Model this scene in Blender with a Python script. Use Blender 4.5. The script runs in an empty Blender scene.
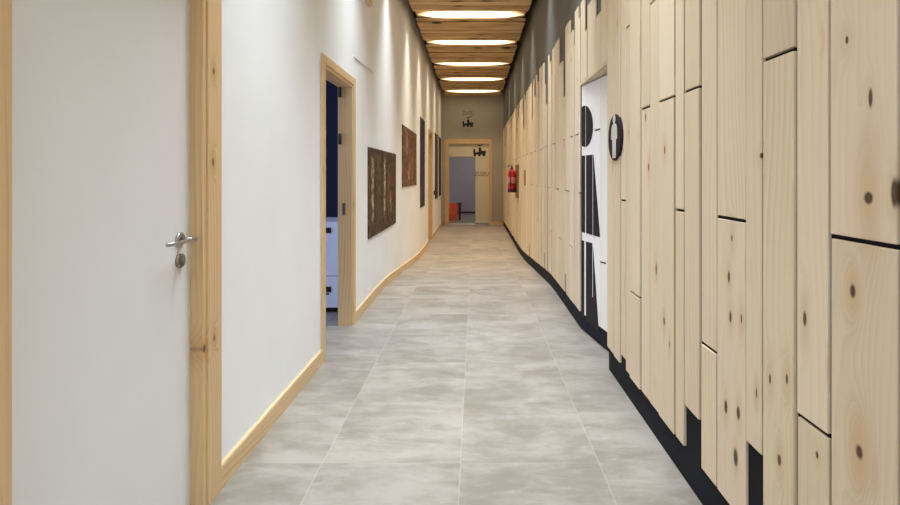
import bpy, bmesh, math, random
from mathutils import Vector, Matrix
R = random.Random(7)
SC = bpy.context.scene
COL = SC.collection
# ------------------------------------------------------------------ camera numbers
F, PX, PY, EYE = 515.0, 475.0, 175.0, 1.25      # focal length and principal point of the photo in pixels, eye height
XL, XR, XP = -1.022, 0.8625, 0.85               # left wall, right wall, plank faces
YB, YE = -2.6, 15.65                            # rear and far end of the corridor
ZC = 3.64                                       # underside of the ceiling boards


def onx(px, py, X):                             # point of a wall x = X seen at a pixel
    Y = X * F / (px - PX)
    return Y, EYE + (PY - py) / F * Y


def ony(px, py, Y):                             # point of a cross wall y = Y seen at a pixel
    return (px - PX) / F * Y, EYE + (PY - py) / F * Y


RAMP = [(-3, 0), (5.5, 0), (5.9, -.012), (6.4, -.045), (8.5, -.2), (9.0, -.232), (9.6, -.255), (10.4, -.265), (30, -.265)]


def fz(y):                                      # floor height along the corridor: level, short ramp, level
    for (a, za), (b, zb) in zip(RAMP, RAMP[1:]):
        if a <= y <= b:
            return za + (zb - za) * (y - a) / (b - a)
    return 0.0


# ------------------------------------------------------------------ mesh helpers
def bx(bm, x0, x1, y0, y1, z0, z1, mi=0):
    v = [bm.verts.new((x, y, z)) for x in (x0, x1) for y in (y0, y1) for z in (z0, z1)]
    fs = []
    for idx in ((0, 1, 3, 2), (4, 6, 7, 5), (0, 4, 5, 1), (2, 3, 7, 6), (0, 2, 6, 4), (1, 5, 7, 3)):
        f = bm.faces.new([v[i] for i in idx]); f.material_index = mi; fs.append(f)
    return fs


def prism(bm, pts, to3, depth, mi=0):           # extrude polygon pts (2-D) by vector depth; to3 maps to 3-D
    a = [bm.verts.new(to3(*p)) for p in pts]
    d = Vector(depth)
    b = [bm.verts.new(v.co + d) for v in a]
    n = len(a)
    fs = [bm.faces.new(a), bm.faces.new(b[::-1])]
    for i in range(n):
        fs.append(bm.faces.new([a[i], b[i], b[(i + 1) % n], a[(i + 1) % n]]))
    for f in fs:
        f.material_index = mi
    return fs


def tube(bm, pts, r, n=12, mi=0):
    pts = [Vector(p) for p in pts]; rings = []
    for i, p in enumerate(pts):
        t = (pts[min(i + 1, len(pts) - 1)] - pts[max(i - 1, 0)]).normalized()
        ref = Vector((0, 0, 1)) if abs(t.z) < .9 else Vector((1, 0, 0))
        u = t.cross(ref).normalized(); w = t.cross(u)
        rr = r[i] if isinstance(r, (list, tuple)) else r
        rings.append([bm.verts.new(p + (u * math.cos(2 * math.pi * k / n) + w * math.sin(2 * math.pi * k / n)) * rr) for k in range(n)])
    for a, b in zip(rings, rings[1:]):
        for k in range(n):
            f = bm.faces.new([a[k], a[(k + 1) % n], b[(k + 1) % n], b[k]]); f.smooth = True; f.material_index = mi
    for c in (rings[0][::-1], rings[-1]):
        bm.faces.new(c).material_index = mi


def lathe(bm, prof, c, axis='z', n=32, mi=0):
    rings = []
    for r, h in prof:
        ring = []
        for k in range(n):
            a = 2 * math.pi * k / n
            p = (r * math.cos(a), r * math.sin(a), h) if axis == 'z' else (h, r * math.cos(a), r * math.sin(a))
            ring.append(bm.verts.new(Vector(c) + Vector(p)))
        rings.append(ring)
    for a, b in zip(rings, rings[1:]):
        for k in range(n):
            f = bm.faces.new([a[k], a[(k + 1) % n], b[(k + 1) % n], b[k]]); f.smooth = True; f.material_index = mi
    bm.faces.new(rings[0][::-1]).material_index = mi
    bm.faces.new(rings[-1]).material_index = mi


def link(name, bm, mats, parent=None, bevel=0, label=None, recalc=True):
    if recalc:
        bmesh.ops.recalc_face_normals(bm, faces=bm.faces[:])
    me = bpy.data.meshes.new(name); bm.to_mesh(me); bm.free()
    for m in (mats if isinstance(mats, (list, tuple)) else [mats]):
        me.materials.append(m)
    o = bpy.data.objects.new(name, me); COL.objects.link(o)
    if parent:
        o.parent = parent
        o.matrix_parent_inverse = Matrix.Translation(-parent.location)
    if bevel:
        b = o.modifiers.new('bevel', 'BEVEL'); b.width = bevel; b.segments = 2; b.limit_method = 'ANGLE'; b.angle_limit = .6
    if label:
        o['label'] = label
    return o


def empty(name, loc, label=None, cat=None, group=None, kind=None):
    o = bpy.data.objects.new(name, None); COL.objects.link(o); o.location = loc; o.empty_display_size = .1
    return tag(o, label, cat, group, kind)


def tag(o, label=None, cat=None, group=None, kind=None):
    for k, v in (('label', label), ('category', cat), ('group', group), ('kind', kind)):
        if v:
            o[k] = v
    return o


# ------------------------------------------------------------------ node helpers
class Net:
    def __init__(s, name):
        s.m = bpy.data.materials.new(name); s.m.use_nodes = True
        s.t = s.m.node_tree; s.t.nodes.clear()
        s.out = s.t.nodes.new('ShaderNodeOutputMaterial')
        s.b = s.t.nodes.new('ShaderNodeBsdfPrincipled')
        s.t.links.new(s.b.outputs[0], s.out.inputs[0])

    def put(s, sock, v):
        if isinstance(v, bpy.types.NodeSocket):
            s.t.links.new(v, sock)
        elif sock.type == 'RGBA' and len(v) == 3:
            sock.default_value = (*v, 1)
        else:
            sock.default_value = v

    def n(s, typ, **kw):
        nd = s.t.nodes.new(typ)
        for k, v in kw.items():
            setattr(nd, k, v)
        return nd

    def M(s, op, a, b=0.0, c=0.0, clamp=False):
        nd = s.n('ShaderNodeMath', operation=op, use_clamp=clamp)
        s.put(nd.inputs[0], a); s.put(nd.inputs[1], b); s.put(nd.inputs[2], c)
        return nd.outputs[0]

    def mr(s, v, a, b, c=0.0, d=1.0, smooth=True):
        nd = s.n('ShaderNodeMapRange', interpolation_type='SMOOTHSTEP' if smooth else 'LINEAR')
        for i, x in enumerate((v, a, b, c, d)):
            s.put(nd.inputs[i], x)
        return nd.outputs[0]

    def mix(s, f, a, b, mode='MIX'):
        nd = s.n('ShaderNodeMix', data_type='RGBA', blend_type=mode)
        s.put(nd.inputs[0], f); s.put(nd.inputs[6], a); s.put(nd.inputs[7], b)
        return nd.outputs[2]

    def obj(s):
        tc = s.n('ShaderNodeTexCoord'); sp = s.n('ShaderNodeSeparateXYZ')
        s.t.links.new(tc.outputs['Object'], sp.inputs[0])
        return sp.outputs

    def xyz(s, x, y, z):
        nd = s.n('ShaderNodeCombineXYZ')
        for i, v in enumerate((x, y, z)):
            s.put(nd.inputs[i], v)
        return nd.outputs[0]

    def noise(s, vec, scale, detail=3, rough=.5, dist=0):
        nd = s.n('ShaderNodeTexNoise')
        s.put(nd.inputs['Vector'], vec); nd.inputs['Scale'].default_value = scale
        nd.inputs['Detail'].default_value = detail; nd.inputs['Roughness'].default_value = rough
        nd.inputs['Distortion'].default_value = dist
        return nd.outputs[0]

    def bump(s, h, strength, dist=.01):
        nd = s.n('ShaderNodeBump'); nd.inputs['Strength'].default_value = strength; nd.inputs['Distance'].default_value = dist
        s.put(nd.inputs['Height'], h); s.t.links.new(nd.outputs[0], s.b.inputs['Normal'])

    def fin(s, col, rough=.5, spec=.5, metal=0):
        s.put(s.b.inputs['Base Color'], col); s.put(s.b.inputs['Roughness'], rough)
        s.b.inputs['Specular IOR Level'].default_value = spec; s.b.inputs['Metallic'].default_value = metal
        return s.m


def paint(name, col, rough=.6, spec=.4, metal=0, var=.04, scale=6):
    k = Net(name)
    tc = k.n('ShaderNodeTexCoord')
    nz = k.noise(tc.outputs['Object'], scale, 4)
    c = k.mix(k.mr(nz, .3, .7), tuple(x * (1 - var) for x in col), tuple(min(1, x * (1 + var)) for x in col))
    return k.fin(c, rough, spec, metal)


def wood(name, light, dark, knotcol, along='z', knots=(), vor=.06, freq=38, contrast=.45, tint=None, rough=.5, vary=.14):
    """pine: growth-ring lines that loop around knots, every board with its own offset and shade (attribute pid)"""
    k = Net(name)
    x, y, z = k.obj()[0:3]
    if along == 'z':
        L, u = z, k.M('ADD', y, k.M('MULTIPLY', x, .9))
    elif along == 'x':
        L, u = x, k.M('ADD', y, k.M('MULTIPLY', z, .9))
    else:
        L, u = y, k.M('ADD', z, k.M('MULTIPLY', x, .9))
    at = k.n('ShaderNodeAttribute', attribute_name='pid'); pid = at.outputs['Fac']
    p7 = k.M('MULTIPLY', pid, 37.0)
    # slow bend of the lines along the board
    low = k.noise(k.xyz(k.M('MULTIPLY', u, 3.0), k.M('MULTIPLY', L, .55), p7), 1.0, 2, .45)
    v = k.M('ADD', u, k.M('MULTIPLY', low, .22))
    mask = None; halo = None
    # scattered small knots
    vo = k.n('ShaderNodeTexVoronoi', feature='F1', distance='EUCLIDEAN')
    vo.inputs['Scale'].default_value = 1.0
    k.put(vo.inputs['Vector'], k.xyz(k.M('MULTIPLY', u, 7.0), k.M('MULTIPLY', L, 1.9), p7))
    dv = vo.outputs['Distance']
    if vor:
        mask = k.mr(dv, vor * 1.25, vor * .6)
        halo = k.mr(dv, vor * 4.5, vor)
        v = k.M('ADD', v, k.M('MULTIPLY', halo, .035))
    for (ku, kl, su, sl, hu, hl, st) in knots:
        du = k.M('SUBTRACT', u if along != 'z' else y, ku); dl = k.M('SUBTRACT', L, kl)
        a = k.M('DIVIDE', du, hu); b = k.M('DIVIDE', dl, hl)
        g = k.M('EXPONENT', k.M('MULTIPLY', k.M('ADD', k.M('MULTIPLY', a, a), k.M('MULTIPLY', b, b)), -1.0))
        g = k.M('MULTIPLY', g, st)
        a2 = k.M('DIVIDE', du, su); b2 = k.M('DIVIDE', dl, sl)
        d2 = k.M('SQRT', k.M('ADD', k.M('MULTIPLY', a2, a2), k.M('MULTIPLY', b2, b2)))
        d2 = k.M('ADD', d2, k.M('MULTIPLY', k.M('SUBTRACT', low, .5), .8))
        mm = k.mr(d2, 1.2, .6)
        v = k.M('ADD', v, k.M('MULTIPLY', g, .085))
        mask = mm if mask is None else k.M('MAXIMUM', mask, mm)
        halo = g if halo is None else k.M('MAXIMUM', halo, g)
    ring = k.M('FRACT', k.M('MULTIPLY', k.M('ADD', v, pid), freq))
    ring = k.M('POWER', ring, 2.2)
    fib = k.noise(k.xyz(k.M('MULTIPLY', u, 260.0), k.M('MULTIPLY', L, 5.0), p7), 1.0, 2, .6)
    big = k.noise(k.xyz(k.M('MULTIPLY', u, 9.0), k.M('MULTIPLY', L, .7), k.M('ADD', p7, 3.0)), 1.0, 2, .5)
    amt = k.M('MULTIPLY', ring, k.M('MULTIPLY', k.mr(big, .35, .7, .25, 1.0), contrast))
    if halo is not None:
        amt = k.M('MULTIPLY', amt, k.M('ADD', 1.0, k.M('MULTIPLY', halo, .9)))
    amt = k.M('ADD', amt, k.M('MULTIPLY', k.M('SUBTRACT', fib, .5), .35), clamp=True)
    c = k.mix(amt, light, dark)
    if tint:
        c = k.mix(k.mr(big, .5, .75, 0, .55), c, tint)
    rnd = k.M('FRACT', k.M('MULTIPLY', pid, 91.7))
    if tint:
        c = k.mix(k.mr(k.M('FRACT', k.M('MULTIPLY', pid, 53.3)), .45, 1.0, 0, .6), c, tuple(q * .97 for q in tint))
    c = k.mix(1.0, c, k.mix(rnd, (1 - vary, 1 - vary * 1.15, 1 - vary * 1.3), (1.0, 1.0, 1.0)), 'MULTIPLY')
    if halo is not None:
        c = k.mix(k.M('MULTIPLY', halo, .72, clamp=True), c, dark)
    if mask is not None:
        kn = k.mix(fib, knotcol, tuple(q * .45 for q in knotcol))
        c = k.mix(k.M('MULTIPLY', mask, .95), c, kn)
    k.bump(k.M('ADD', ring, fib), .06, .002)
    return k.fin(c, rough, .35)


def concrete_floor(name):
    k = Net(name)
    x, y, z = k.obj()[0:3]
    gx = k.M('DIVIDE', k.M('ADD', x, .0625 + 6.0), .6)
    col = k.M('FLOOR', gx)
    off = k.M('MULTIPLY', k.M('GREATER_THAN', col, 10.5), -.125)
    gy = k.M('DIVIDE', k.M('ADD', k.M('SUBTRACT', y, 2.235 - 6.0), k.M('MULTIPLY', off, -1.0)), .6)
    row = k.M('FLOOR', gy)

    def edge(g):
        f = k.M('FRACT', g)
        return k.M('MINIMUM', f, k.M('SUBTRACT', 1.0, f))
    gr = k.M('MAXIMUM', k.mr(edge(gx), .0025, .0045, 1.0, 0.0), k.M('MULTIPLY', k.mr(edge(gy), .0025, .0045, 1.0, 0.0), .45))
    seed = k.M('ADD', k.M('MULTIPLY', col, 3.7), k.M('MULTIPLY', row, 9.1))
    wn = k.n('ShaderNodeTexWhiteNoise', noise_dimensions='1D'); k.put(wn.inputs['W'], seed)
    vec = k.xyz(k.M('ADD', x, k.M('MULTIPLY', seed, .03)), k.M('MULTIPLY', y, 1.9), seed)
    n1 = k.noise(vec, 2.4, 7, .62, .5)
    n2 = k.noise(k.xyz(k.M('MULTIPLY', x, 1.3), k.M('MULTIPLY', y, 3.6), k.M('ADD', seed, 5.0)), 5.5, 8, .72, .4)
    n3 = k.noise(k.xyz(x, y, z), 45, 3, .6)
    t = k.M('ADD', k.M('MULTIPLY', n1, .6), k.M('MULTIPLY', n2, .4))
    c = k.mix(k.mr(t, .38, .62), (.205, .176, .142), (.322, .286, .244))
    c = k.mix(k.mr(n2, .55, .75, 0, .35), c, (.375, .34, .30))
    c = k.mix(k.M('MULTIPLY', k.M('SUBTRACT', n3, .3), .18, clamp=True), c, (.22, .2, .17))
    c = k.mix(1.0, c, k.mix(wn.outputs[0], (.93, .93, .93), (1.04, 1.03, 1.02)), 'MULTIPLY')
    c = k.mix(k.M('MULTIPLY', gr, .24), c, (.50, .45, .40))
    k.bump(k.M('SUBTRACT', k.M('MULTIPLY', n3, .3), gr), .12, .002)
    return k.fin(c, k.mr(n2, .3, .7, .33, .5), .45)


def plaster(name, col, var=.03, rough=.7):
    k = Net(name)
    tc = k.n('ShaderNodeTexCoord')
    a = k.noise(tc.outputs['Object'], 1.3, 5); b = k.noise(tc.outputs['Object'], 90, 2)
    c = k.mix(k.mr(a, .3, .7), tuple(q * (1 - var) for q in col), tuple(min(1, q * (1 + var)) for q in col))
    k.bump(b, .05, .002)
    return k.fin(c, rough, .3)


def glow(name):
    """tube behind a diffuser: white hot in the middle, golden and weaker towards the ends"""
    k = Net(name)
    x, y, z = k.obj()[0:3]
    t = k.M('DIVIDE', k.M('ABSOLUTE', k.M('ADD', x, .065)), .85)
    f = k.mr(t, .55, 1.0)
    e = k.n('ShaderNodeEmission')
    k.put(e.inputs[0], k.mix(f, (1.0, .88, .62), (1.0, .66, .28)))
    k.put(e.inputs[1], k.mr(f, 0, 1, 3.4, .8))
    k.t.links.new(e.outputs[0], k.out.inputs[0])
    return k.m


def poster_mat(name, base, cols, stripes, scale, seed, y0, w, vertical=3.0):
    """printed picture: mottled ground with soft upright forms; stripes = (centre, half width, colour, z low, z high)"""
    k = Net(name)
    x, y, z = k.obj()[0:3]
    s = k.M('DIVIDE', k.M('SUBTRACT', y, y0), w)
    vec = k.xyz(k.M('MULTIPLY', y, vertical), seed, z)
    n = k.noise(vec, scale, 6, .65, .8)
    n2 = k.noise(k.xyz(k.M('MULTIPLY', y, vertical * 1.4), seed + 4, k.M('MULTIPLY', z, 1.6)), scale * 2.2, 5, .7)
    c = k.mix(k.mr(n, .35, .65), base[0], base[1])
    c = k.mix(k.mr(n2, .52, .7), c, cols[0])
    c = k.mix(k.mr(n2, .46, .3), c, cols[1])
    for (cs, hw, colr, za, zb) in stripes:
        wob = k.M('ADD', s, k.M('MULTIPLY', k.M('SUBTRACT', n, .5), .10))
        m = k.mr(k.M('ABSOLUTE', k.M('SUBTRACT', wob, cs)), hw, hw * .45)
        zz = k.M('MULTIPLY', k.mr(z, za, za + .1), k.mr(z, zb, zb - .12))
        m = k.M('MULTIPLY', k.M('MULTIPLY', m, zz), k.mr(n2, .40, .54, .08, 1))
        c = k.mix(m, c, colr)
    n3 = k.noise(k.xyz(k.M('MULTIPLY', y, 2.0), seed, k.M('MULTIPLY', z, 1.3)), 11, 4, .7)
    c = k.mix(1.0, c, k.mix(k.mr(n3, .38, .6), (.35, .33, .32), (1.25, 1.2, 1.15)), 'MULTIPLY')
    return k.fin(c, .6, .12)


# ------------------------------------------------------------------ materials
def kn(px, py, s=.011, l=.018, hu=.022, hl=.07, st=1.0):
    Y, Z = onx(px, py, XP)
    return (Y, Z, s, l, hu, hl, st)


PLANK_KNOTS = [kn(867.6, 198, .013, .014, .035, .16, 1.2), kn(869.6, 98, .006, .022, .015, .05, .7), kn(893.5, 193, .010, .034, .02, .07, .9),
               kn(846, 40, .005, .010, .02, .05, .6), kn(762, 155.6, .010, .010, .02, .04, .6), kn(648, 167, .009, .02), kn(731, 238, .006, .014),
               kn(665.6, 150, .008, .02), kn(645, 117, .008, .02), kn(851, 291, .011, .020, .026, .075, 1.4), kn(857.5, 452, .012, .018, .032, .105, 1.6),
               kn(815.5, 455, .006, .010, .014, .03, .6), kn(780.4, 460, .009, .016), kn(728, 277, .009, .022), kn(729.6, 317, .009, .022),
               kn(740.5, 318.7, .006, .018), kn(737.4, 413, .012, .024), kn(734.8, 457.6, .014, .03), kn(725, 406.8, .010, .022),
               kn(656, 269, .009, .03), kn(665, 321, .010, .02), kn(804, 318.7, .008, .022, .02, .09), kn(771, 379, .005, .014), kn(788, 379, .005, .014)]
m_plank = wood('pale_pine', (.80, .68, .485), (.60, .42, .24), (.085, .036, .014), 'z', PLANK_KNOTS, .04, 40, .75, tint=(.78, .62, .48), vary=.16)
m_case = wood('honey_pine', (.74, .53, .29), (.52, .28, .11), (.17, .075, .03), 'z',
              [(1.98, 1.30, .009, .018, .02, .06, 1), (1.89, 1.72, .006, .016, .015, .05, .8), (1.93, .60, .010, .016, .02, .06, 1),
               (1.99, .62, .008, .012, .02, .05, 1), (1.985, 1.65, .008, .014, .02, .05, 1), (1.06, 1.43, .008, .016, .02, .05, 1), (1.045, 1.01, .008, .02, .02, .05, 1)],
              .035, 42, .7, rough=.42, vary=.08)
m_base = wood('honey_pine_skirting', (.74, .54, .30), (.52, .29, .12), (.17, .075, .03), 'y', (), .05, 42, .6, rough=.42, vary=.08)
m_ceil = wood('ceiling_pine', (.86, .60, .32), (.50, .28, .11), (.05, .022, .010), 'x', (), .19, 26, .7, rough=.5, vary=.3)
m_white = plaster('white_paint', (.83, .835, .84))
m_end = plaster('beige_paint', (.42, .38, .30))
m_grey = plaster('dark_grey_plaster', (.105, .10, .090), .10)
m_black = paint('black_board', (.012, .013, .018), .75, .12)
m_void = paint('black_soffit', (.012, .012, .013), .8)
m_navy = plaster('navy_paint', (.012, .018, .055))
m_room = plaster('mauve_grey_paint', (.36, .33, .345))
m_floor = concrete_floor('concrete_tiles')
m_leaf = paint('white_lacquer', (.76, .76, .765), .38, var=.01)
m_wleaf = wood('whitewashed_pine', (.86, .83, .78), (.72, .66, .58), (.4, .3, .22), 'z', (), .03, 30, .35, vary=.05)
m_steel = paint('brushed_steel', (.42, .40, .38), .32, .5, 1.0)
m_brass = paint('dull_steel', (.34, .30, .25), .38, .5, 1.0)
m_dark = paint('dark_metal', (.04, .035, .03), .5, .5, .6)
m_cream = paint('cream_panel', (.66, .58, .43), .5, var=.02)
m_red = paint('red_lacquer', (.50, .012, .018), .25, .5, var=.02)
m_redlab = paint('pale_red_print', (.62, .20, .19), .4)
m_orange = paint('orange_plastic', (.85, .10, .02), .4)
m_maroon = paint('dark_plum', (.035, .008, .02), .5)
m_appl = paint('white_enamel', (.80, .82, .86), .35, var=.01)
m_ink = paint('black_paint', (.012, .012, .012), .5)
m_inkfig = paint('charcoal_paint', (.020, .017, .016), .7, .15)
m_pale = paint('pale_grey_print', (.66, .63, .60), .5)
m_brown = wood('brown_board', (.24, .13, .06), (.13, .06, .03), (.05, .02, .01), 'z', (), 0, 40, .6)
m_tanink = paint('tan_print', (.27, .19, .10), .6)
m_redink = paint('rust_print', (.24, .11, .06), .6)
m_greenink = paint('olive_print', (.26, .26, .12), .6)
m_glow = glow('warm_diffuser')
m_rail = paint('white_plastic', (.72, .72, .71), .4)

# ------------------------------------------------------------------ floor, with its short ramp
bm = bmesh.new()
ys = [YB, 0, 2, 4, 5.5, 5.9, 6.4, 7, 7.7, 8.5, 9.0, 9.6, 10.4, 12, YE, 21]
rows = [[bm.verts.new((xx, yy, fz(yy))) for xx in (-1.30, 1.6)] for yy in ys]
low = [[bm.verts.new((xx, yy, fz(yy) - .15)) for xx in (-1.30, 1.6)] for yy in ys]
for A in (rows, low):
    for a, b in zip(A, A[1:]):
        bm.faces.new([a[0], a[1], b[1], b[0]])
for i in range(len(ys) - 1):
    for s in (0, 1):
        bm.faces.new([rows[i][s], rows[i + 1][s], low[i + 1][s], low[i][s]])
for i in (0, -1):
    bm.faces.new([rows[i][0], rows[i][1], low[i][1], low[i][0]])
bx(bm, -4.2, -1.30, 2.2, 7.2, -.15, 0)
floor = tag(link('floor', bm, m_floor), 'grey cloudy concrete tile floor running the length of the corridor', 'floor', kind='structure')

# ------------------------------------------------------------------ left wall with three openings
LZ = 3.9
D1 = (1.100, 1.950, 2.02)        # y0, y1, head of the opening
D2 = (3.475, 4.29, 2.005)
D3 = (11.30, 12.17, 2.20)
bm = bmesh.new()
yy = YB - .1
XW = XL - .11
for y0, y1, h in (D1, D2, D3):
    bx(bm, XW, XL, yy, y0, -.4, LZ); bx(bm, XW, XL, y0, y1, h, LZ); yy = y1
bx(bm, XW, XL, yy, YE + .15, -.4, LZ)
tag(link('wall_left', bm, m_white), 'long white painted left wall of the corridor', 'wall', kind='structure')


def skirting(name, y0, y1, label):
    b = bmesh.new()
    ys = sorted({y0, y1} | {y for y, _ in RAMP if y0 < y < y1} | {7.0 if y0 < 7 < y1 else y0})
    ring = []
    for y in ys:
        z = fz(y)
        ring.append([b.verts.new(p) for p in ((XL - .002, y, z), (XL + .014, y, z), (XL + .014, y, z + .088), (XL + .010, y, z + .095), (XL - .002, y, z + .095))])
    for a, c in zip(ring, ring[1:]):
        for k_ in range(5):
            b.faces.new([a[k_], a[(k_ + 1) % 5], c[(k_ + 1) % 5], c[k_]])
    b.faces.new(ring[0]); b.faces.new(ring[-1][::-1])
    return tag(link(name, b, m_base), label, 'baseboard', kind='structure')


skirting('baseboard_left', D1[1] + .075, D2[0] - .065, 'pine baseboard between the white door and the open doorway')
skirting('baseboard_left_middle', D2[1] + .065, D3[0] - .065, 'long pine baseboard past the open doorway, dipping with the ramp')
skirting('baseboard_left_far', D3[1] + .065, YE, 'short pine baseboard between far left doorway and end wall')


def set_pid(o, vals=None):
    a = o.data.attributes.new('pid', 'FLOAT', 'FACE')
    n = len(o.data.polygons)
    if vals is None:
        vals = [((i // 6) * .6180339) % 1 for i in range(n)]
    a.data.foreach_set('value', vals)
    return o


def frame_left(root, d, w, depth, cw):
    """jambs lining the opening and casings on the corridor face"""
    y0, y1, h = d; z0 = fz((y0 + y1) / 2) - .002
    t = .03
    for nm, a, b_, za, zb in (('jamb', y0, y0 + t, z0, h - t), ('jamb', y1 - t, y1, z0, h - t), ('head_jamb', y0, y1, h - t, h)):
        b = bmesh.new(); bx(b, XL - depth, XL + .008, a, b_, za, zb)
        set_pid(link(nm, b, m_case, root, .003))
    for nm, a, b_, za, zb in (('casing', y0 - cw, y0 + .006, z0, h + w), ('casing', y1 - .006, y1 + cw, z0, h + w), ('head_casing', y0 + .006, y1 - .006, h - .006, h + w)):
        b = bmesh.new(); bx(b, XL, XL + .015, a, b_, za, zb)
        set_pid(link(nm, b, m_case, root, .003))


# near white door -----------------------------------------------------------------
d1 = empty('door_1', (XL, 1.49, 0), 'white flush door with lever handle in pine frame, nearest on the left wall', 'door', kind='structure')
frame_left(d1, D1, .07, .12, .10)
XD = -1.062
b = bmesh.new(); bx(b, XD - .04, XD, D1[0] + .032, D1[1] - .005, .008, D1[2] - .034)
leaf = link('leaf', b, m_leaf, d1, .003)
hy, hz = 1.850, 1.018
b = bmesh.new(); lathe(b, [(.026, 0), (.026, .006), (.022, .009)], (XD, hy, hz), 'x', 24)
lathe(b, [(.0095, .008), (.0095, .05)], (XD, hy, hz), 'x', 16)
tube(b, [(XD + .050, hy + .010, hz), (XD + .052, hy - .01, hz), (XD + .053, hy - .06, hz + .001), (XD + .050, hy - .11, hz), (XD + .043, hy - .145, hz - .001)], [.0085, .0085, .0075, .007, .0065], 14)
link('handle', b, m_steel, d1)
b = bmesh.new(); lathe(b, [(.026, 0), (.026, .006), (.023, .010)], (XD, hy, .942), 'x', 24)
lathe(b, [(.011, .009), (.011, .014)], (XD, hy, .945), 'x', 16)
bx(b, XD + .012, XD + .016, hy - .004, hy + .004, .926, .945)
link('lock_escutcheon', b, m_brass, d1)

# open doorway ----------------------------------------------------------------------
d2 = empty('door_2', (XL, 3.84, 0), 'open pine doorway looking into a dark blue room', 'doorway', kind='structure')
frame_left(d2, D2, .055, .113, .065)
for py_, hh in ((92, .05), (139, .05)):
    Y, Z = 4.258, EYE + (PY - py_) / F * 4.258
    b = bmesh.new(); bx(b, XL - .108, XL - .082, Y - .006, Y + .004, Z - .045, Z + .045)
    tube(b, [(XL - .092, Y - .008, Z - .045), (XL - .092, Y - .008, Z + .045)], .007, 10)
    link('hinge', b, m_dark, d2, label='dark hinge plate')
Z = EYE + (PY - 209) / F * 4.258
b = bmesh.new(); bx(b, XL - .075, XL - .052, 4.254, 4.262, Z - .05, Z + .05)
link('strike_plate', b, m_steel, d2)

# far doorway -----------------------------------------------------------------------
d3 = empty('door_3', (XL, 11.6, fz(11.6)), 'narrow-looking pine doorway near the far end of the left wall', 'door', kind='structure')
frame_left(d3, D3, .065, .12, .065)
b = bmesh.new(); bx(b, XL - .118, XL - .08, D3[0] + .032, D3[1] - .032, fz(11.6) + .008, D3[2] - .034)
lf = link('leaf', b, m_case, d3, .003); set_pid(lf)
b = bmesh.new(); tube(b, [(XL - .082, 12.05, .80), (XL - .035, 12.05, .80), (XL - .033, 11.93, .80)], .010, 10)
link('handle', b, m_steel, d3)

# ------------------------------------------------------------------ blue room behind the open doorway
bm = bmesh.new()
bx(bm, -4.2, XW, 6.6, 6.75, -.15, 2.9)
bx(bm, -4.2, XW, 2.2, 2.35, -.15, 2.9)
bx(bm, -4.35, -4.2, 2.2, 6.75, -.15, 2.9)
tag(link('wall_side_room', bm, m_navy), 'dark blue walls of the side room', 'wall', kind='structure')
bm = bmesh.new(); bx(bm, -4.35, XW, 2.2, 6.75, 2.9, 3.0)
tag(link('ceiling_side_room', bm, m_navy), 'dark ceiling of the side room', 'ceiling', kind='structure')

cab = empty('filing_cabinet', (-1.56, 4.95, 0), 'low white metal cabinet with dark recessed pulls inside the blue room', 'cabinet')
CX0, CX1, CY = -1.92, -1.225, 4.655
b = bmesh.new(); bx(b, CX0, CX1, CY + .018, CY + .55, .045, .825); link('body', b, m_appl, cab, .006)
b = bmesh.new(); bx(b, CX0 + .03, CX1 - .03, CY + .05, CY + .52, 0, .045); link('plinth', b, m_dark, cab)
for za, zb, hz_ in ((.34, .822, .752), (.05, .330, .218)):
    b = bmesh.new(); bx(b, CX0 + .004, CX1 - .004, CY, CY + .018, za, zb); fr = link('drawer', b, m_appl, cab, .004)
    b = bmesh.new(); bx(b, -1.66, -1.30, CY - .008, CY + .004, hz_ - .026, hz_ + .022); link('handle', b, m_ink, fr, .004)
    if hz_ < .5:
        b = bmesh.new(); bx(b, -1.62, -1.32, CY - .003, CY + .002, .168, .182); link('vent_slot', b, m_ink, fr)

# ------------------------------------------------------------------ right wall: plaster, black backing, plank cladding
bm = bmesh.new()
DY0, DY1, DZ = 3.316, 4.168, 1.972        # opening of the wooden restroom door
for (a, c, z0, z1) in ((YB - .1, DY0, -.4, LZ), (DY0, DY1, DZ + .021, LZ), (DY1, YE + .15, -.4, LZ)):
    bx(bm, XR + .004, XR + .16, a, c, z0, z1)
wr = tag(link('wall_right', bm, m_grey), 'dark grey plaster right wall faced with upright pale pine planks of uneven height', 'wall', kind='structure')
bm = bmesh.new()
ys = [YB, DY0, DY1, 5.5, 5.9, 6.4, 7.5, 8.5, 9.0, 9.6, 10.4, YE]
for a, c in zip(ys, ys[1:]):
    if a == DY0:
        continue
    top = 2.0
    v = [bm.verts.new((xx, y_, z_)) for xx in (XR, XR + .02) for (y_, z_) in ((a, fz(a)), (c, fz(c)), (c, top), (a, top))]
    for idx in ((0, 1, 2, 3), (4, 5, 6, 7), (0, 1, 5, 4), (2, 3, 7, 6), (1, 2, 6, 5), (0, 3, 7, 4)):
        bm.faces.new([v[i] for i in idx])
link('plinth', bm, m_black, wr, label='black backing board and plinth behind the planks')

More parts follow.
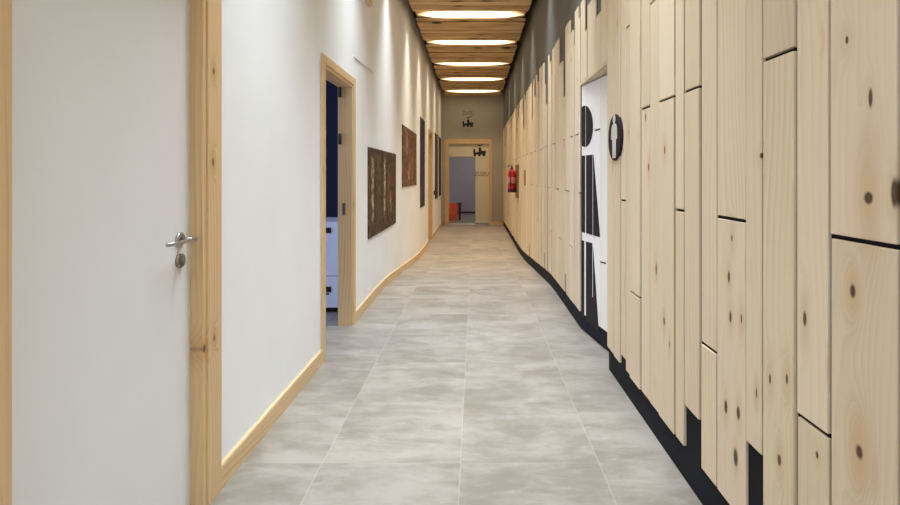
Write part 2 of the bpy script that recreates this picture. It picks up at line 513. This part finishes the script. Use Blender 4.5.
# plank columns: (y0, y1, [joint heights], bottom, top)
J1, J2, J3, J4 = .623, 1.109, 1.592, 2.085
near = [1.037, 1.240, 1.368, 1.520, 1.618, 1.820, 1.950, 2.094, 2.189, 2.379, 2.509, 2.645, 2.824, 2.925, 3.025, 3.155, DY0]
spec = [([J2], .145), ([J1], .145), ([J3], .145), ([], .42), ([J2], .145), ([J1], .145), ([J3], .32), ([J2], .145), ([J3], .145), ([J4], .145),
        ([J3], .145), ([J1], .145), ([J4], .145), ([J2], .145), ([], .145), ([], .15)]
cols = []
for (a, c), (j, bt) in zip(zip(near, near[1:]), spec):
    cols.append((a, c, j, bt, R.choice([2.63, 2.63, 2.52, 2.36])))
cols[13] = (*cols[13][:3], .20, 2.63)
W = [.203, .128, .152, .098, .202, .130, .144, .095]
y = near[0]; i = 7                                            # behind the camera
while y > YB + .1:
    w_ = W[i % 8]; cols.append((y - w_, y, [R.choice([J1, J2, J3])], R.choice([.145, .145, .42]), R.choice([2.63, 2.52, 2.36]))); y -= w_; i -= 1
# above the door
xs = [607, 600.9, 595.4, 587.1, 584.5, 579.96]
tops = [2.64, 2.36, 2.53, 2.36, 2.64]
for (p, q), tp in zip(zip(xs, xs[1:]), tops):
    a, c = XP * F / (p - PX), XP * F / (q - PX)
    cols.append((max(a, DY0), min(c, DY1), [], DZ + .021, tp))
# far run
seqtop = [2.54, 2.64, 2.36, 2.52, 2.64, 2.08, 2.36, 2.64, 2.36, 2.64, 2.30, 2.52, 2.64, 2.36, 2.64, 2.54, 2.08, 2.64, 2.36, 2.64]
fixed = [4.168, 4.233, 4.39, 4.466, 4.613, 4.80, 4.87, 5.0, 5.21, 5.46]
for a, c, tp, j in zip(fixed, fixed[1:], [2.53, 2.64, 2.36, 2.51, 2.64, 2.64, 2.0, 2.36, 2.64], [[J2], [J3], [], [J1, J3], [J2], [J2], [J3], [J1], [J2]]):
    cols.append((a, c, j, .32 if a == 4.80 else .145, tp))
y = fixed[-1]; n = 1
while y < YE - .02:
    w_ = min(W[(n * 3 + 1) % 8], YE - .01 - y)
    j = [[J2], [J3], [], [J1], [J2, J4], [J3], [J2], [J1, J3]][n % 8]
    bt = .145 if W[(n * 3 + 1) % 8] > .12 or n % 3 else R.choice([.28, .34])
    cols.append((y, y + w_, j, bt, seqtop[n % 20] + R.uniform(-.015, .015))); y += w_; n += 1
bm = bmesh.new(); pids = []
rp = random.Random(21)
for (a, c, js, bt, tp) in cols:
    f0 = fz((a + c) / 2)
    zs = [f0 + bt] + [z_ for z_ in js if f0 + bt + .05 < z_ < tp - .05] + [tp]
    off = rp.choice([0, .003, -.002, .005, -.003])
    for q, (z0, z1) in enumerate(zip(zs, zs[1:])):
        last = q == len(zs) - 2
        o2 = off + rp.choice([0, .001, -.001])
        bx(bm, XP + o2, XR + .001, a + .0052, c - .0052, z0, z1 - (0 if last else .011))
        pids += [rp.random()] * 6
# no board is left out; the narrow slit is an added dark plate further below
planks = link('plank_cladding', bm, m_plank, wr, .0022, label='pale knotty pine planks')
set_pid(planks, pids)

# ------------------------------------------------------------------ restroom door in the planks, ajar inwards
H0 = Vector((XR, DY1 - .004)); H1 = Vector((.9325, 3.683)); dv = (H1 - H0).normalized(); nv = Vector((dv.y, -dv.x))
if nv.x > 0:
    nv = -nv                                                  # towards the corridor
WLEAF = .845


def onleaf(px, py):                                           # pixel -> (distance from hinge, height) on the leaf
    dx = (px - PX) / F
    # H0 + s*dv = t*(dx,1)
    s = (dx * H0.y - H0.x) / (dv.x - dx * dv.y)
    t = H0.y + s * dv.y
    return s, EYE + (PY - py) / F * t


def leaf3(s, z_, out=0.0):
    p = H0 + dv * s + nv * out
    return (p.x, p.y, z_)


d5 = empty('door_4', (XR, DY1, 0), 'whitewashed plank restroom door with big black figure, slightly ajar in the right wall', 'door', kind='structure')
b = bmesh.new(); pid5 = []
sx = [0.0] + [onleaf(p, 150)[0] for p in (585.8, 593.0, 600.3)] + [WLEAF]
for a, c in zip(sx, sx[1:]):
    prism(b, [(a + .002, .135), (c - .002, .135), (c - .002, DZ - .008), (a + .002, DZ - .008)], leaf3, (-nv.x * .03, -nv.y * .03, 0)); pid5 += [rp.random()] * 6
lf = link('leaf', b, m_wleaf, d5, .002); set_pid(lf, pid5)
b = bmesh.new(); bx(b, XP + .001, XR + .10, DY0 + .002, DY1 - .002, DZ, DZ + .02); bx(b, XR + .003, XR + .10, DY1 - .001, DY1 + .003, 0, DZ)
set_pid(link('head_jamb', b, m_plank, d5, label='pale pine lining over the restroom door'))
b = bmesh.new(); prism(b, [(0, .006), (WLEAF, .006), (WLEAF, .135), (0, .135)], leaf3, (-nv.x * .03, -nv.y * .03, 0))
link('kick_plate', b, m_black, d5)


def flip(poly):
    return [(q, p) for p, q in poly]


def clipx(poly, lo, hi):
    for (lim, sg) in ((lo, 1), (hi, -1)):
        out = []
        for p, q in zip(poly, poly[1:] + poly[:1]):
            ip, iq = sg * (p[0] - lim) >= 0, sg * (q[0] - lim) >= 0
            if ip:
                out.append(p)
            if ip != iq:
                t = (lim - p[0]) / (q[0] - p[0]); out.append((lim, p[1] + (q[1] - p[1]) * t))
        poly = out
    return poly


head = [(585.2 + 7.9 * math.cos(2 * math.pi * i / 40), 126.3 - 20.7 * math.sin(2 * math.pi * i / 40)) for i in range(40)]
body = [(581.6, 155.8), (593.6, 154.6), (600.2, 237.2), (581.6, 231.8)]
legs = [(581.6, 240.0), (593.0, 243.4), (598.9, 331.0), (581.6, 316.5)]
b = bmesh.new()
for poly, strips in ((head, ((581.6, 585.5), (586.1, 600))), (body, ((581.6, 585.2), (586.3, 592.6), (593.3, 602))), (legs, ((581.6, 584.4),)), (flip(clipx(flip(legs), 200, 297)), ((586.2, 592.4), (593.2, 602))), (flip(clipx(flip(legs), 297, 400)), ((586.2, 602),))):
    for lo, hi in strips:
        c = clipx(poly, lo, hi)
        if len(c) > 2:
            prism(b, [onleaf(*p) for p in c], lambda s, z_: leaf3(s, z_, .0025), (-nv.x * .002, -nv.y * .002, 0))
link('figure', b, m_inkfig, d5, label='big black restroom figure painted on the door')
b = bmesh.new()
for quad in ([(595.0, 129.6), (600.2, 128.2), (600.2, 129.9), (595.0, 131.2)], [(600.6, 261.2), (606, 262.6), (606, 264.0), (600.6, 262.6)]):
    prism(b, [onleaf(*p) for p in quad], lambda s, z_: leaf3(s, z_, .0022), (-nv.x * .0015, -nv.y * .0015, 0))
link('plank_joint', b, m_ink, d5)
# dark lobby behind the door
bm = bmesh.new()
bx(bm, XR + .16, 2.1, DY0 - .35, DY0 - .25, -.15, 2.4); bx(bm, XR + .16, 2.1, DY1 + .25, DY1 + .35, -.15, 2.4)
bx(bm, 2.1, 2.2, DY0 - .35, DY1 + .35, -.15, 2.4); bx(bm, XR + .16, 2.2, DY0 - .35, DY1 + .35, 2.4, 2.5)
bx(bm, 1.6, 2.2, DY0 - .35, DY1 + .35, -.15, 0)
tag(link('wall_restroom', bm, m_grey), 'dark walls of the restroom lobby behind the plank door', 'wall', kind='structure')

# round restroom sign -----------------------------------------------------------------
SY, SZ = 3.108, 1.476
sg = empty('restroom_sign', (XP, SY, SZ), 'round black sign with pale standing figure, fixed to planks beside restroom door', 'sign')
b = bmesh.new(); lathe(b, [(.140, .011), (.140, -.004), (.138, -.006)], (XP - .004, SY, SZ), 'x', 56); link('plate', b, m_inkfig, sg)
b = bmesh.new()
to3 = lambda u, v: (XP - .0115, SY - u * 1.5, SZ - .004 + v * 1.22)
dep = (.002, 0, 0)
circ = lambda cx, cy, rx, ry, n=24: [(cx + rx * math.cos(2 * math.pi * i / n), cy + ry * math.sin(2 * math.pi * i / n)) for i in range(n)]
prism(b, circ(0, .094, .019, .024), to3, dep)
prism(b, [(-.030, .066), (-.018, .071), (.018, .071), (.030, .066), (.040, .050), (.043, -.004), (.031, -.006), (.028, .030), (.026, -.022), (-.026, -.022), (-.028, .030), (-.031, -.006), (-.043, -.004), (-.040, .050)], to3, dep)
prism(b, [(-.026, -.0225), (-.002, -.0225), (-.004, -.098), (-.022, -.098)], to3, dep)
prism(b, [(.026, -.0225), (.002, -.0225), (.004, -.098), (.022, -.098)], to3, dep)
link('figure', b, m_pale, sg, label='pale standing figure')

# ------------------------------------------------------------------ fire extinguisher and its board
bo = bmesh.new(); bx(bo, XP - .030, XP + .006, 10.02, 10.47, .80, 1.45)
bo = set_pid(link('mounting_board', bo, m_brown, None, .004))
tag(bo, 'narrow brown upright board fixed to the planks behind the fire extinguisher', 'board')
ex = empty('fire_extinguisher', (.735, 10.28, .92), 'red fire extinguisher hanging on the plank wall near the far end', 'fire extinguisher')
EX, EYY, EZ = .735, 10.28, .905
b = bmesh.new(); lathe(b, [(.070, .05), (.080, .058), (.080, .36), (.074, .40), (.055, .435), (.028, .455), (.028, .47)], (EX, EYY, EZ), 'z', 32); link('cylinder', b, m_red, ex)
b = bmesh.new(); lathe(b, [(.082, 0), (.083, .008), (.083, .062), (.079, .066)], (EX, EYY, EZ), 'z', 32); link('foot_ring', b, m_maroon, ex)
b = bmesh.new(); lathe(b, [(.0812, .18), (.0815, .182), (.0815, .30), (.0812, .302)], (EX, EYY, EZ), 'z', 32); link('paper_label', b, m_redlab, ex)
b = bmesh.new(); lathe(b, [(.022, .468), (.022, .50), (.014, .505), (.014, .53)], (EX, EYY, EZ), 'z', 20)
bx(b, EX - .09, EX + .012, EYY - .012, EYY + .012, EZ + .512, EZ + .524); bx(b, EX - .085, EX + .01, EYY - .010, EYY + .010, EZ + .536, EZ + .548)
link('valve', b, m_dark, ex)
b = bmesh.new(); tube(b, [(EX, EYY - .02, EZ + .495), (EX - .03, EYY - .075, EZ + .48), (EX - .04, EYY - .098, EZ + .40), (EX - .035, EYY - .098, EZ + .25), (EX - .03, EYY - .095, EZ + .12)], [.009, .009, .009, .009, .013], 10); link('hose', b, m_ink, ex)
for hw_, za, zb in ((.025, .30, .36), (.05, .10, .16)):
    b = bmesh.new(); bx(b, EX + .060, XP - .0305, EYY - hw_, EYY + hw_, EZ + za, EZ + zb); link('bracket', b, m_dark, ex)

# dark plate standing in for a narrow slit in the planks
b = bmesh.new(); bx(b, XP - .012, XP + .006, 8.70, 8.80, 1.07, 1.33)
tag(link('slit_plate', b, m_brown, None, .003), 'slim dark upright plate standing in for a slit in the planks nearer than the extinguisher', 'plate'); set_pid(bpy.data.objects['slit_plate'])

# ------------------------------------------------------------------ end wall with framed opening
EX0, EX1 = ony(444.6, 0, YE)[0], ony(491.7, 0, YE)[0]
OX0, OX1 = ony(448.6, 0, YE)[0], ony(489.3, 0, YE)[0]
OZ = ony(0, 143.6, YE)[1]; FZT = ony(0, 139.3, YE)[1]; ZF = fz(YE)
bm = bmesh.new()
bx(bm, XW, OX0, YE, YE + .15, -.4, LZ); bx(bm, OX1, XR + .16, YE, YE + .15, -.4, LZ); bx(bm, OX0, OX1, YE, YE + .15, OZ, LZ)
tag(link('wall_end', bm, m_end), 'beige end wall closing the corridor', 'wall', kind='structure')
d4 = empty('door_5', ((EX0 + EX1) / 2, YE, ZF), 'tall pine frame with cream panels around open doorway in the end wall', 'doorway', kind='structure')
for nm, x0, x1, z0, z1 in (('casing', EX0, OX0 + .01, ZF, FZT), ('casing', OX1 - .01, EX1, ZF, FZT), ('head_casing', OX0 + .01, OX1 - .01, OZ - .01, FZT)):
    b = bmesh.new(); bx(b, x0, x1, YE - .02, YE + .17, z0, z1); set_pid(link(nm, b, m_case, d4, .003))
PXR = ony(475.4, 0, YE)[0]; PZ = ony(0, 156.6, YE)[1]
b = bmesh.new(); bx(b, PXR, OX1 - .012, YE + .03, YE + .075, ZF + .05, OZ - .012); link('side_panel', b, m_cream, d4, .003)
b = bmesh.new(); bx(b, OX0 + .012, PXR - .002, YE + .03, YE + .075, PZ, OZ - .012); link('top_panel', b, m_cream, d4, .003)
b = bmesh.new(); bx(b, OX0 + .012, PXR - .002, YE + .09, YE + .15, ZF + .0, ZF + .035); link('threshold', b, m_pale, d4)
# skirting pieces of the end wall
b = bmesh.new(); bx(b, EX1 + .002, XR - .002, YE - .014, YE + .002, ZF, ZF + .095)
tag(link('baseboard_end', b, m_base), 'short pine baseboard right of the end doorway', 'baseboard', kind='structure')

# room beyond
bm = bmesh.new()
bx(bm, -1.9, 1.7, 20.4, 20.55, -.4, 3.2); bx(bm, -1.9, -1.75, YE + .15, 20.4, -.4, 3.2); bx(bm, 1.6, 1.75, YE + .15, 20.4, -.4, 3.2)
tag(link('wall_back_room', bm, m_room), 'mauve grey walls of the room beyond the end doorway', 'wall', kind='structure')
bm = bmesh.new(); bx(bm, -1.9, 1.75, YE + .15, 20.55, 3.2, 3.3)
tag(link('ceiling_back_room', bm, m_room), 'ceiling of the room beyond the end doorway', 'ceiling', kind='structure')
bm = bmesh.new(); bx(bm, -1.75, 1.6, 20.385, 20.4, ZF, ZF + .07)
tag(link('baseboard_back_room', bm, m_dark), 'dark baseboard in the room beyond the end doorway', 'baseboard', kind='structure')


def crate(name, mat, x0, x1, y0, y1, z0, z1, label, cat, inner):
    r = empty(name, ((x0 + x1) / 2, (y0 + y1) / 2, z0), label, cat)
    b = bmesh.new(); t = .012; cx, cy = (x0 + x1) / 2, (y0 + y1) / 2
    # tapered open box with wall thickness
    def loop(x0, x1, y0, y1, z):
        return [b.verts.new(p) for p in ((x0, y0, z), (x1, y0, z), (x1, y1, z), (x0, y1, z))]
    A = loop(x0 + .02, x1 - .02, y0 + .02, y1 - .02, z0); B = loop(x0, x1, y0, y1, z1)
    C = loop(x0 + t, x1 - t, y0 + t, y1 - t, z1); D_ = loop(x0 + .02 + t, x1 - .02 - t, y0 + .02 + t, y1 - .02 - t, z0 + t)
    b.faces.new(A)
    for P, Q in ((A, B), (B, C), (C, D_)):
        for i in range(4):
            b.faces.new([P[i], P[(i + 1) % 4], Q[(i + 1) % 4], Q[i]])
    b.faces.new(D_)
    link('body', b, mat, r, .004)
    b = bmesh.new()
    for (a, c, e, f) in ((x0 - .008, x1 + .008, y0 - .008, y0), (x0 - .008, x1 + .008, y1, y1 + .008), (x0 - .008, x0, y0, y1), (x1, x1 + .008, y0, y1)):
        bx(b, a, c, e, f, z1 - .03, z1 + .004)
    link('rim', b, inner, r, .002)
    return r


Y0 = 17.2
xa, za = ony(447, 217.6, Y0); xb, zb = ony(457.6, 204, Y0)
crate('storage_bin', m_orange, xa, xb, Y0, Y0 + .42, ZF, zb, 'bright orange open bin inside the end doorway', 'bin', m_orange)
xc = ony(461, 0, Y0)[0]
crate('waste_basket', m_maroon, xb + .02, xc, Y0 + .05, Y0 + .35, ZF, zb + .02, 'dark plum open basket beside the orange bin', 'basket', m_maroon)


# signs with a running animal --------------------------------------------------------
ANIMAL = [(-.50, -.34), (-.34, -.34), (-.30, -.18), (-.14, -.20), (-.12, -.34), (.08, -.34), (.10, -.18), (.20, -.18), (.26, -.34), (.46, -.34), (.48, -.12),
          (.54, .02), (.46, .16), (.28, .10), (.16, .14), (.12, .34), (.02, .44), (-.10, .36), (-.08, .06), (-.28, -.02), (-.36, .02), (-.40, .28), (-.54, .26), (-.54, .0)]
WING = [(-.18, .62), (.10, .60), (.26, .70), (.62, .80), (.22, .62), (.06, .50), (-.08, .52)]


def wall_text(txt, size, cx, cz, yy_, mat, name, parent, wide=1.0):
    cu = bpy.data.curves.new('tmp', 'FONT'); cu.body = txt; cu.size = size; cu.offset = .001; cu.align_x = 'CENTER'; cu.align_y = 'CENTER'; cu.extrude = .002
    t = bpy.data.objects.new('tmp', cu); COL.objects.link(t)
    bpy.context.view_layer.update()
    me = bpy.data.meshes.new_from_object(t.evaluated_get(bpy.context.evaluated_depsgraph_get()))
    bpy.data.objects.remove(t)
    me.transform(Matrix.Translation((cx, yy_, cz)) @ Matrix.Rotation(math.pi / 2, 4, 'X') @ Matrix.Diagonal((wide, 1, 1, 1)))
    me.materials.clear(); me.materials.append(mat)
    o = bpy.data.objects.new(name, me); COL.objects.link(o); o.parent = parent; o.matrix_parent_inverse = Matrix.Translation(-parent.location)
    return o


def animal(parent, cx, cz, s, yy_, wing=True):
    b = bmesh.new()
    prism(b, ANIMAL, lambda u, v: (cx + u * s, yy_, cz + v * s), (0, -.003, 0))
    if wing:
        prism(b, WING, lambda u, v: (cx + u * s, yy_, cz + v * s), (0, -.003, 0))
    return link('animal_emblem', b, m_ink, parent)


ax, az = ony(468.0, 123.6, YE)
s1 = empty('wall_lettering', (ax, YE, az), 'small lettering and black running animal emblem high on the beige end wall', 'sign')
animal(s1, ax, az, .31, YE - .001, True)
cx_, cz_ = ony(468.2, 113, YE)
wall_text('ZUZU', .16, cx_, cz_, YE - .003, m_redink, 'lettering', s1, .85)
cx_, cz_ = ony(468.2, 131, YE)
wall_text('ZUZU', .10, cx_, cz_, YE - .003, m_greenink, 'lettering', s1, .9)
ax, az = ony(479.7, 152.2, YE)
s2 = empty('door_lettering', (ax, YE + .03, az), 'black animal emblem with small lettering on the cream panel of the end doorway', 'sign')
animal(s2, ax, az, .36, YE + .0295, True)
cx_, cz_ = ony(481.6, 174, YE)
wall_text('ZUZU', .17, cx_, cz_, YE + .0275, m_tanink, 'lettering', s2, .95)


# ------------------------------------------------------------------ pictures on the left wall
def poster(name, y0, y1, z0, z1, mat, label):
    k_ = 1.012; y0, y1, z0, z1 = y0 * k_, y1 * k_, EYE + (z0 - EYE) * k_, EYE + (z1 - EYE) * k_
    b = bmesh.new(); bx(b, XL, XL + .010, y0, y1, z0, z1)
    return tag(link(name, b, mat, None, .001), label, 'picture', 'unframed pictures on the left wall')


pm1 = poster_mat('print_market', ((.055, .035, .022), (.12, .078, .046)), ((.17, .10, .055), (.02, .013, .009)),
                 [(.15, .045, (.50, .38, .25), .74, 1.48), (.33, .10, (.10, .11, .045), .78, 1.50), (.56, .038, (.54, .44, .32), .74, 1.48), (.73, .08, (.25, .085, .05), .85, 1.40), (.80, .03, (.46, .30, .19), .76, 1.12)], 3.0, 1.0, 4.84, 1.68)
poster('picture', 4.84, 6.52, .645, 1.515, pm1, 'wide dark brown picture of upright pale figures, the one nearest the open doorway')
pm2 = poster_mat('print_crowd', ((.10, .05, .03), (.22, .13, .08)), ((.42, .28, .19), (.03, .016, .010)),
                 [(.30, .10, (.36, .24, .17), 1.5, 1.9), (.62, .14, (.30, .13, .09), 1.15, 1.6), (.45, .06, (.46, .36, .25), 1.1, 1.5)], 4.5, 3.0, 7.10, 1.75)
poster('picture', 7.10, 8.82, 1.083, 1.95, pm2, 'smaller reddish brown mottled picture hung higher, second along the left wall')
pm3 = poster_mat('print_night', ((.025, .022, .05), (.07, .06, .10)), ((.12, .10, .09), (.012, .010, .018)),
                 [(.5, .35, (.06, .055, .20), 1.0, 2.1), (.4, .2, (.12, .10, .08), .7, 1.1)], 3.0, 8.0, 9.45, .85)
poster('picture', 9.45, 10.27, .643, 2.32, pm3, 'tall narrow blue and grey picture just before the far left doorway')
pm4 = poster_mat('print_dusk', ((.03, .027, .028), (.08, .07, .058)), ((.14, .12, .09), (.03, .028, .028)),
                 [(.5, .3, (.10, .11, .13), 1.0, 2.1)], 3.0, 12.0, 12.95, .9)
poster('picture', 12.95, 13.85, .643, 2.32, pm4, 'tall narrow dark grey picture just past the far left doorway')
pm5 = poster_mat('print_forest', ((.025, .032, .028), (.07, .08, .06)), ((.12, .12, .09), (.025, .03, .028)),
                 [(.5, .3, (.08, .11, .10), 1.0, 2.1)], 3.0, 16.0, 14.3, .9)
poster('picture', 14.3, 15.2, .66, 2.32, pm5, 'tall narrow dark picture last along the left wall, nearest the end wall')

# small dark red box past the far doorway
b = bmesh.new(); bx(b, XL - .001, XL + .035, 12.70, 12.79, .76, .86)
tag(link('call_button', b, m_maroon, None, .004), 'tiny dark red box on the left wall just past the far left doorway', 'button box')
# slim white rail above the open doorway
b = bmesh.new()
p0, p1 = onx(353.6, 56.6, XL), onx(373.5, 72.6, XL)
q = [(p0[0], p0[1]), (p1[0], p1[1])]
prism(b, [(q[0][0], q[0][1] - .007), (q[1][0], q[1][1] - .007), (q[1][0], q[1][1] + .007), (q[0][0], q[0][1] + .007)], lambda u, v: (XL - .001, u, v), (.009, 0, 0))
tag(link('wall_rail', b, m_rail, None, .003), 'slim white rail on the left wall above the open doorway', 'rail')
# timber-edged panel high on the left wall
pn = empty('wall_panel', (XL, 4.6, 2.89), 'dark panel with timber edge high on the left wall, cut by the top of the photo', 'panel')
b = bmesh.new(); bx(b, XL, XL + .02, 4.28, 4.97, 2.92, 3.35); pb = link('board', b, m_brown, pn); set_pid(pb)
b = bmesh.new()
for (a, c, z0, z1) in ((4.25, 5.0, 2.885, 2.925), (4.25, 5.0, 3.345, 3.385), (4.25, 4.29, 2.925, 3.345), (4.96, 5.0, 2.925, 3.345)):
    bx(b, XL, XL + .03, a, c, z0, z1)
set_pid(link('frame', b, m_case, pn, .002))

# ------------------------------------------------------------------ ceiling: dark slab, pine boards, light slots
LAMPS = [-1.1, .65, 2.4, 4.15, 5.95, 7.77, 9.38, 11.17, 13.0, 14.85]
BX0, BX1 = -.915, .785
SLOT = .19                                           # half width of a light slot
bm = bmesh.new(); bx(bm, XW, XR + .16, YB - .1, YE + .15, LZ, LZ + .1)
ceil = tag(link('ceiling', bm, m_void), 'black ceiling clad in knotty pine boards laid across the corridor', 'ceiling', kind='structure')
bm = bmesh.new(); pids = []
edges = [YB] + [e for l in LAMPS for e in (l - SLOT, l + SLOT)] + [YE]
for a, c in zip(edges[0::2], edges[1::2]):
    n = max(1, round((c - a) / .145)); w_ = (c - a) / n
    for i in range(n):
        dz = R.choice([0, .008, .018, .026])
        bx(bm, BX0, BX1, a + i * w_ + .007, a + (i + 1) * w_ - .007, ZC + dz, ZC + dz + .022); pids += [R.random()] * 6
cb = link('ceiling_boards', bm, m_ceil, ceil, .002, label='brown knotty pine ceiling boards'); set_pid(cb, pids)
bm = bmesh.new()                                      # black battens carrying the boards
for x0, x1 in ((BX0 - .004, BX0 + .05), (-.10, -.05), (BX1 - .05, BX1 + .004)):
    for a, c in zip(edges[0::2], edges[1::2]):
        bx(bm, x0, x1, a, c, ZC + .036, ZC + .10)
link('batten', bm, m_void, ceil)

ORD = ['behind the camera, at the rear', 'above the near white door', 'above the first pine baseboard', 'above the open doorway', 'above the widest brown picture',
       'nearest in the photo, at its top edge', 'second strip seen from the top of the photo', 'third strip seen from the top of the photo', 'fourth strip seen from the top of the photo', 'last strip before the end wall']
LE = [5, 15, 29, 25, 24, 23, 21, 19, 16, 9]
LC = [(.76, .88, 1.0)] * 4 + [(.84, .92, 1.0), (1, .93, .80), (1, .87, .68), (1, .84, .62), (1, .82, .58), (1, .80, .55)]
for i, yl in enumerate(LAMPS):
    r = empty('ceiling_light', (0, yl, ZC + .05), 'warm glowing light strip between ceiling boards, ' + ORD[i], 'ceiling light', 'light strips in the pine ceiling')
    xm = (BX0 + BX1) / 2; hw = (BX1 - BX0) / 2
    b = bmesh.new()                                   # lens-shaped diffuser, swelling downwards
    NX, NY = 20, 6; grid = []
    for ix in range(NX + 1):
        t = -1 + 2 * ix / NX; row = []
        ww = (.135) * (1 - abs(t) ** 4.0) + .03
        for iy in range(NY + 1):
            s = -1 + 2 * iy / NY
            row.append(b.verts.new((xm + t * (hw - .05), yl + s * ww, ZC + .030 - .030 * (1 - s * s) * (1 - t * t))))
        grid.append(row)
    for a, c in zip(grid, grid[1:]):
        for q in range(NY):
            f = b.faces.new([a[q], c[q], c[q + 1], a[q + 1]]); f.smooth = True
    link('diffuser', b, m_glow, r)
    b = bmesh.new(); bx(b, BX0 + .02, BX1 - .02, yl - SLOT + .004, yl + SLOT - .004, ZC + .056, ZC + .085)
    hs = link('housing', b, m_ceil, r); set_pid(hs)
    la = bpy.data.lights.new('strip_glow', 'AREA'); la.shape = 'RECTANGLE'; la.size = hw * 2 - .06; la.size_y = .16
    la.energy = LE[i]; la.color = LC[i]; la.spread = math.radians(74)
    lo = bpy.data.objects.new('strip_glow', la); COL.objects.link(lo); lo.location = (xm, yl, ZC - .004); lo.parent = r; lo.matrix_parent_inverse = Matrix.Translation(-r.location)

# ------------------------------------------------------------------ rear end of the corridor: window opening added behind the camera for cool fill light
bm = bmesh.new()
bx(bm, XW, XR + .16, YB - .25, YB - .1, -.15, .25); bx(bm, XW, XR + .16, YB - .25, YB - .1, 3.3, LZ)
bx(bm, XW, XL + .1, YB - .25, YB - .1, .25, 3.3); bx(bm, XR - .1, XR + .16, YB - .25, YB - .1, .25, 3.3)
tag(link('wall_rear', bm, m_white), 'white rear wall around the added window opening behind the camera', 'wall', kind='structure')
bm = bmesh.new()
for x0, x1, z0, z1 in ((XL + .1, XL + .15, .25, 3.3), (XR - .15, XR - .1, .25, 3.3), (XL + .15, XR - .15, .25, .30), (XL + .15, XR - .15, 3.25, 3.3), (-.10, -.06, .3, 3.25)):
    bx(bm, x0, x1, YB - .20, YB - .14, z0, z1)
tag(link('added_window_1', bm, m_rail), 'white window frame behind the camera, added to admit cool fill light', 'window', kind='structure')


def area(name, loc, target, sx_, sy_, e, col, spread=180):
    la = bpy.data.lights.new(name, 'AREA'); la.shape = 'RECTANGLE'; la.size = sx_; la.size_y = sy_; la.energy = e; la.color = col; la.spread = math.radians(spread)
    o = bpy.data.objects.new(name, la); COL.objects.link(o); o.location = loc
    o.rotation_euler = (Vector(target) - Vector(loc)).to_track_quat('-Z', 'Y').to_euler()
    return o


area('rear_fill', (-.07, YB - .28, 1.8), (-.07, 5, 1.5), 1.7, 2.9, 22, (.74, .87, 1.0))  # cool fill added at the rear opening to light the near end
area('side_room_daylight', (-3.9, 3.4, 1.7), (-1.4, 4.3, .6), 1.2, 1.5, 60, (.50, .62, 1.0))
area('back_room_fill', (.7, 18.2, 3.1), (.2, 18.6, 0), .8, .8, 26, (1.0, .90, .84))  # unseen fill light added to brighten the room beyond, no fixture built

w = bpy.data.worlds.new('sky'); SC.world = w; w.use_nodes = True
w.node_tree.nodes['Background'].inputs[0].default_value = (.75, .86, 1.0, 1); w.node_tree.nodes['Background'].inputs[1].default_value = 1.0

# ------------------------------------------------------------------ camera and view
cam = bpy.data.cameras.new('camera'); co = bpy.data.objects.new('camera', cam); COL.objects.link(co)
co.location = (0, 0, EYE); co.rotation_euler = (math.pi / 2, 0, 0)
cam.sensor_width = 36; cam.sensor_fit = 'HORIZONTAL'; cam.lens = F / 900 * 36
cam.shift_x = (450 - PX) / 900; cam.shift_y = -(252.5 - PY) / 900
cam.clip_start = .05; cam.clip_end = 100
SC.camera = co
SC.view_settings.view_transform = 'Standard'; SC.view_settings.look = 'None'; SC.view_settings.gamma = 1
SC.view_settings.use_curve_mapping = False; SC.view_settings.exposure = 0.32
SC.cycles.use_denoising = True
SC.cycles.max_bounces = 10; SC.cycles.diffuse_bounces = 6
